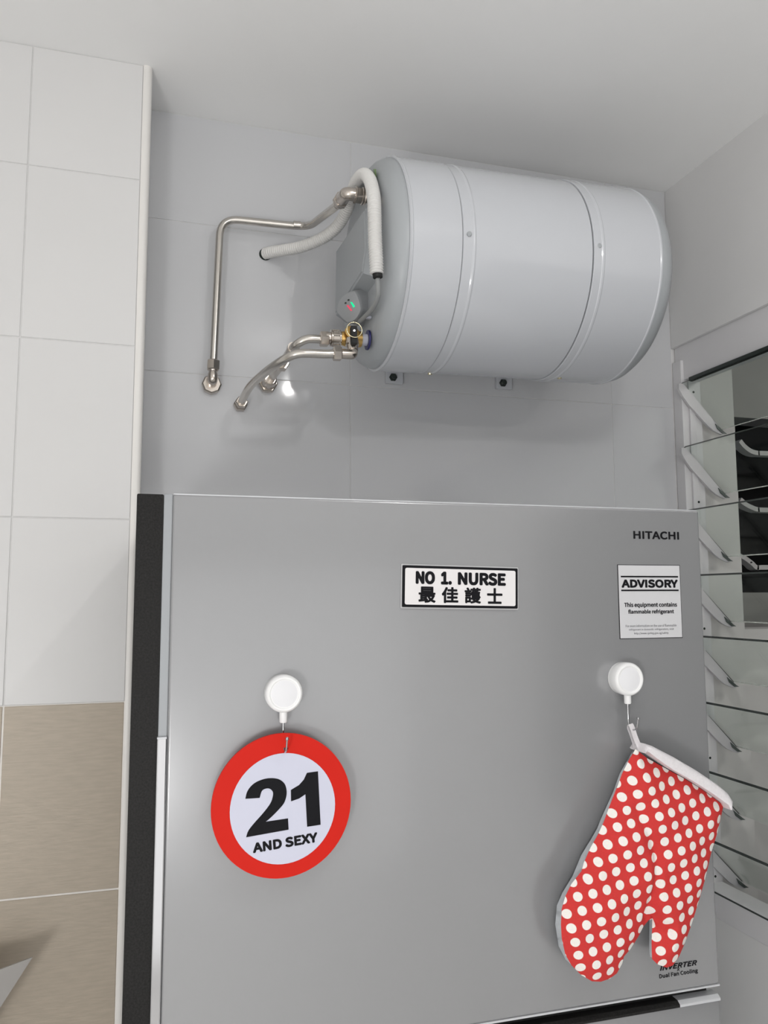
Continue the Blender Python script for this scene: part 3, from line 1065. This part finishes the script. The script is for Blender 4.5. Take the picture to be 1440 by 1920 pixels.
# sockets on the cap
obj('inlet_seal', lathe_bm((XF + .002, 1.288, 2.0150), (-1, 0, 0), [(0, 0), (0, .017), (.003, .017), (.003, 0)], 24), M_blue, ht, True, 40)
obj('inlet_nipple', lathe_bm((XF, 1.288, 2.0150), (-1, 0, 0), [(0, .0100), (.012, .0100), (.012, 0)], 20), M_ptfe, ht, True, 40)
obj('cable_clip', box_bm(.345, .353, 1.264, 1.271, 2.0455, 2.0495, .0008), M_ptfe, ht)
# specification label near the bottom of the cap: rows of thin dark lines
bb = bmesh.new()
for k in range(3):
    box_bm(XF - .0006, XF + .001, 1.262 + .0 * k, 1.290, 1.9935 - .0035 * k, 1.9943 - .0035 * k, bm=bb)
# seam screws
for (x, a, m_) in ((.4815, -3.0, M_cap), (.7175, -1.5, M_cap), (.493, -103, M_gold), (.7376, -90, M_gold)):
    an = math.radians(a)
    dr = V(0, -math.cos(an), math.sin(an))
    p = hp(x) + dr * (R - .0025)
    obj('screw', lathe_bm(p, dr, [(0, .0045), (.0035, .0042), (.0045, .003), (.0045, 0)], 14), m_, ht, True, 40)
bb.free()
# wall brackets under the tank
for x, z in ((.475, 2.026), (.719, 2.032)):
    br = obj('bracket', box_bm(x - .018, x + .018, 1.526, YB - .001, z - .016, z + .16, .001), M_tank, ht)
    obj('bolt', lathe_bm((x - .004, 1.526, z - .004), (0, -1, 0), [(0, 0), (0, .0085), (.003, .0085), (.003, .006), (.010, .0055), (.010, 0)], 6), M_gedge, br)
    obj('saddle', box_bm(x - .018, x + .018, 1.44, 1.531, z + .05, z + .055, .001), M_tank, br)

# leafy green tag tucked behind the white conduit
gt = bmesh.new()
for k in range(5):
    a = -0.5 + k * .28
    p0 = V(.3505, 1.225 + .005 * k, 2.262 + .004 * (k % 2))
    L = .024
    d1 = V(-.10, math.sin(a) * .6, .8).normalized()
    s_ = V(0, 1, 0).cross(d1).normalized() * .0012 + V(0, .0045, 0)
    f_ = [p0 - s_ * .5, p0 + s_ * .5, p0 + d1 * L * .55 + s_, p0 + d1 * L, p0 + d1 * L * .55 - s_]
    va = [gt.verts.new(q) for q in f_]
    vb = [gt.verts.new(q + V(-.0015, 0, 0)) for q in f_]
    gt.faces.new(va)
    gt.faces.new(vb[::-1])
    for i in range(5):
        gt.faces.new((va[i], va[(i + 1) % 5], vb[(i + 1) % 5], vb[i]))
tag(obj('green_tag', gt, M_green, loc=(.350, 1.235, 2.27)), 'small green scrap tucked on grey heater cap behind the white conduit', 'tag')


# ------------------------------------------------------------------ pipes
PR = .0073


def dirn(a, b):
    return (Vector(b) - Vector(a)).normalized()


# hot pipe: wall elbow, up, across, out to the heater outlet
hp_ = empty('hot_water_pipe', (.1094, YB, 1.987))
tag(hp_, 'tall bent steel pipe from leftmost wall elbow up to top of the heater cap', 'pipe')
pA = [(.1100, 1.500, 2.0100), (.1180, 1.5, 2.3010), (.2880, 1.496, 2.3035), (.3055, 1.315, 2.2640)]
obj('tube', tube_bm(fillet(pA, .036, 10), PR, 18), M_steel, hp_, True, 60)
obj('sleeve', tube_bm([(.258, 1.4934, 2.3031), (.272, 1.4927, 2.3033)], PR + .0008, 18), M_steel, hp_, True, 60)
obj('nut', nut_bm((.1102, 1.5, 2.0210), (-.03, 0, -1), .019, .0125), M_nickel, hp_)
el = lathe_bm((.1098, 1.5, 2.004), (-.02, 0, -1), [(0, 0), (0, .0088), (.004, .0088), (.005, .0078), (.011, .0095), (.017, .0095), (.017, 0)], 20)
tube_bm(fillet([(.1095, 1.5, 1.990), (.1093, 1.5, 1.984), (.1093, 1.515, 1.982), (.1093, 1.530, 1.982)], .008, 6), .0092, 18, bm=el)
obj('elbow', el, M_nickel, hp_, True, 50)
obj('collar', nut_bm((.1093, YB - .001, 1.981), (0, -1, 0), .017, .0185, n=8), M_nickel, hp_)
fit = lathe_bm((XF + .001, 1.2555, 2.2545), (-1, -.02, 0), [(0, 0), (0, .0105), (.012, .0105), (.013, .0135), (.0145, .0145), (.0165, .0135), (.0175, .0145), (.0195, .0145), (.0205, .0128), (.0290, .0128), (.0300, .0140), (.0320, .0140), (.0325, .0110), (.036, .0105), (.036, 0)], 24)
obj('outlet_fitting', fit, M_nickel, hp_, True, 40)
e2 = tube_bm(fillet([(.3210, 1.2550, 2.2547), (.3065, 1.2550, 2.2550), (.3052, 1.2850, 2.2590)], .012, 8), .0112, 18)
obj('elbow', e2, M_nickel, hp_, True, 50)
d_ = dirn((.3052, 1.2850, 2.2590), (.3055, 1.315, 2.2640))
obj('nut', nut_bm(V(.3052, 1.2830, 2.2588), d_, .013, .0140), M_nickel, hp_)
obj('collar_ring', lathe_bm(V(.3053, 1.2950, 2.2605), d_, [(0, 0), (0, .0122), (.007, .0115), (.009, .0085), (.009, 0)], 20), M_nickel, hp_, True, 40)

# cold pipe: brass valve back to the wall
cp_ = empty('cold_water_pipe', (.2157, YB, 1.989))
tag(cp_, 'steel pipe curving from the brass valve back to middle wall fitting', 'pipe')
pc_ = [(.2700, 1.288, 2.0090), (.2480, 1.288, 2.0075), (.2330, 1.296, 2.0005), (.2265, 1.330, 1.9975), (.2245, 1.40, 1.9960), (.2205, 1.47, 1.9945), (.2185, 1.515, 1.993)]
obj('tube', tube_bm(cat(pc_, 6), PR, 18), M_steel, cp_, True, 60)
obj('nut', nut_bm((.2840, 1.288, 2.0105), (-1, 0, -.05), .015, .0130), M_nickel, cp_)
obj('wall_fitting', lathe_bm((.2165, YB - .001, 1.991), (.02, -1, .03), [(0, 0), (0, .0165), (.012, .0165), (.013, .0135), (.020, .0150), (.038, .0125), (.040, .010), (.040, 0)], 20), M_nickel, cp_, True, 30)
obj('collar', nut_bm((.2163, YB - .004, 1.991), (.02, -1, .03), .012, .0195), M_nickel, cp_)
obj('nut', nut_bm((.2245, 1.415, 1.9957), (.03, -1, .01), .018, .0125), M_nickel, cp_)
obj('clip_ring', lathe_bm((.2290, 1.322, 1.9985), (.10, -.9, .1), [(0, 0), (0, .0105), (.007, .0105), (.007, 0)], 16), M_nickel, cp_, True, 40)

# relief pipe, the lower one
rp = empty('relief_pipe', (.1637, YB, 1.945))
tag(rp, 'lower steel pipe from the valve elbow bending left to the lowest wall nut', 'pipe')
pr_ = [(.2940, 1.262, 1.9785), (.2740, 1.262, 1.9762), (.2327, 1.262, 1.9738), (.2140, 1.272, 1.9692), (.1969, 1.31, 1.9646), (.1828, 1.37, 1.9620), (.1722, 1.43, 1.9590), (.1675, 1.475, 1.9535), (.1650, 1.515, 1.9480)]
obj('tube', tube_bm(cat(pr_, 7), PR, 18), M_steel, rp, True, 60)
obj('nut', nut_bm((.3000, 1.262, 1.9790), (-1, 0, -.06), .014, .0125), M_nickel, rp)
obj('wall_nut', nut_bm((.1645, YB - .001, 1.9455), (.03, -1, .09), .013, .0135), M_nickel, rp)
obj('nut', nut_bm((.1652, YB - .014, 1.9470), (.03, -1, .09), .012, .0120), M_nickel, rp)

# brass safety valve with black lever
vx, vy, vz = .3195, 1.282, 2.0130
va_ = empty('safety_valve', (vx, vy, vz))
tag(va_, 'brass safety valve with black lever and gold key ring at the heater inlet', 'valve')
bd = lathe_bm((.3400, vy + .004, vz + .0015), (-1, 0, -.03), [(0, 0), (0, .0135), (.009, .0145), (.010, .0125), (.016, .0140), (.026, .0140), (.034, .0115), (.037, .0115), (.037, 0)], 12)
obj('body', bd, M_brass, va_, True, 30)
obj('bonnet', lathe_bm((vx, vy - .002, vz + .003), (0, -.9, .25), [(0, 0), (0, .012), (.014, .012), (.016, .009), (.016, 0)], 16), M_brass, va_, True, 40)
# nickel connector with ribs towards the cold pipe
cn = lathe_bm((.3045, vy + .004, vz), (-1, 0, -.04), [(0, 0), (0, .0125), (.001, .0142), (.003, .0142), (.004, .0132), (.0145, .0132), (.0155, .0142), (.0175, .0142), (.0185, .010), (.026, .0095), (.026, 0)], 24)
for k in range(10):
    a = 2 * math.pi * k / 10
    c0 = V(.3010, vy + .004 + .0132 * math.cos(a), vz + .0132 * math.sin(a))
    tube_bm([c0, c0 + V(-.011, 0, -.0004)], .0012, 6, bm=cn)
obj('connector', cn, M_nickel, va_, True, 35)
# lower outlet: nickel neck and elbow
ne = lathe_bm((vx + .001, vy - .010, vz - .006), (0, -.35, -1), [(0, 0), (0, .0115), (.010, .0115), (.012, .0095), (.022, .0090), (.022, 0)], 18)
tube_bm(fillet([(vx + .001, vy - .016, vz - .024), (vx + .001, vy - .019, vz - .0335), (vx - .012, vy - .0195, vz - .0338), (vx - .0225, vy - .0195, vz - .034)], .008, 7), .0083, 16, bm=ne)
obj('outlet_elbow', ne, M_nickel, va_, True, 40)
lv = prism_bm([(vx - .0045, vz + .0125), (vx + .0045, vz + .0125), (vx + .0055, vz + .010), (vx + .0052, vz - .018), (vx - .0048, vz - .018), (vx - .0058, vz + .009)], vy - .030, vy - .023, bev=.0012)
obj('lever', lv, M_blackm, va_)
obj('lever_screw', lathe_bm((vx, vy - .030, vz + .004), (0, -1, 0), [(0, 0), (0, .0026), (.001, .002), (.001, 0)], 12), M_chrome, va_, True, 40)
ring = [(vx + .0128 * math.cos(2 * math.pi * k / 32), vy - .0315, vz + .0050 + .0128 * math.sin(2 * math.pi * k / 32)) for k in range(33)]
obj('key_ring', tube_bm(ring, .0008, 8, caps=False), M_gold, va_, True)

# ------------------------------------------------------------------ white corrugated conduit with cable
cd = empty('corrugated_conduit', (.2098, YB, 2.2548))
tag(cd, 'white corrugated conduit looping from a wall hole over the heater cap', 'conduit')
pth = cat([(.2098, 1.534, 2.2560), (.2225, 1.515, 2.2535), (.2647, 1.475, 2.2500), (.3002, 1.44, 2.2553), (.3230, 1.408, 2.2660), (.3340, 1.375, 2.2810), (.3365, 1.348, 2.2950), (.3365, 1.318, 2.3040), (.3365, 1.285, 2.3025), (.3375, 1.252, 2.2915), (.3375, 1.2180, 2.2640), (.3355, 1.1890, 2.2230), (.3335, 1.1760, 2.1860), (.3330, 1.1720, 2.1445), (.3340, 1.1690, 2.1060), (.3350, 1.1700, 2.0840)], 10)
pth = resample(pth, .0006)
pitch_ = .0046
obj('hose', tube_bm(pth, lambda i, s: .0104 + .0010 * math.cos(2 * math.pi * s / pitch_), 16), M_hose, cd, True)
obj('hole_ring', lathe_bm((.2098, YB - .0003, 2.2555), (0, -1, 0), [(0, 0), (0, .0124), (.0006, .0124), (.0006, 0)], 24), M_gedge, cd)
obj('tape_end', lathe_bm((.3362, 1.1705, 2.0860), (.1, 0, -1), [(0, 0), (0, .0080), (.008, .0078), (.008, 0)], 14), M_blackm, cd, True, 40)
cb_ = cat([(.3380, 1.1745, 2.0800), (.3420, 1.1850, 2.0640), (.3440, 1.1960, 2.0565), (.3450, 1.2210, 2.0510), (.3440, 1.2700, 2.0505), (.3400, 1.3200, 2.0520), (.3440, 1.345, 2.0530)], 8)
obj('cable', tube_bm(cb_, .0040, 12), M_cable, cd, True)

# ------------------------------------------------------------------ pale panel at the lower left edge of the picture
pp = [(-.1419, 1.0673), (-.1817, 1.0045), (-.30, .83), (-.42, .83), (-.30, 1.045), (-.1841, 1.0560)]
pb = prism_bm(pp, 1.30, 1.303)
tag(obj('pale_board', pb, M_panel, loc=(-.25, 1.30, .95)), 'corner of a pale grey board before the beige tiles at lower left', 'board')
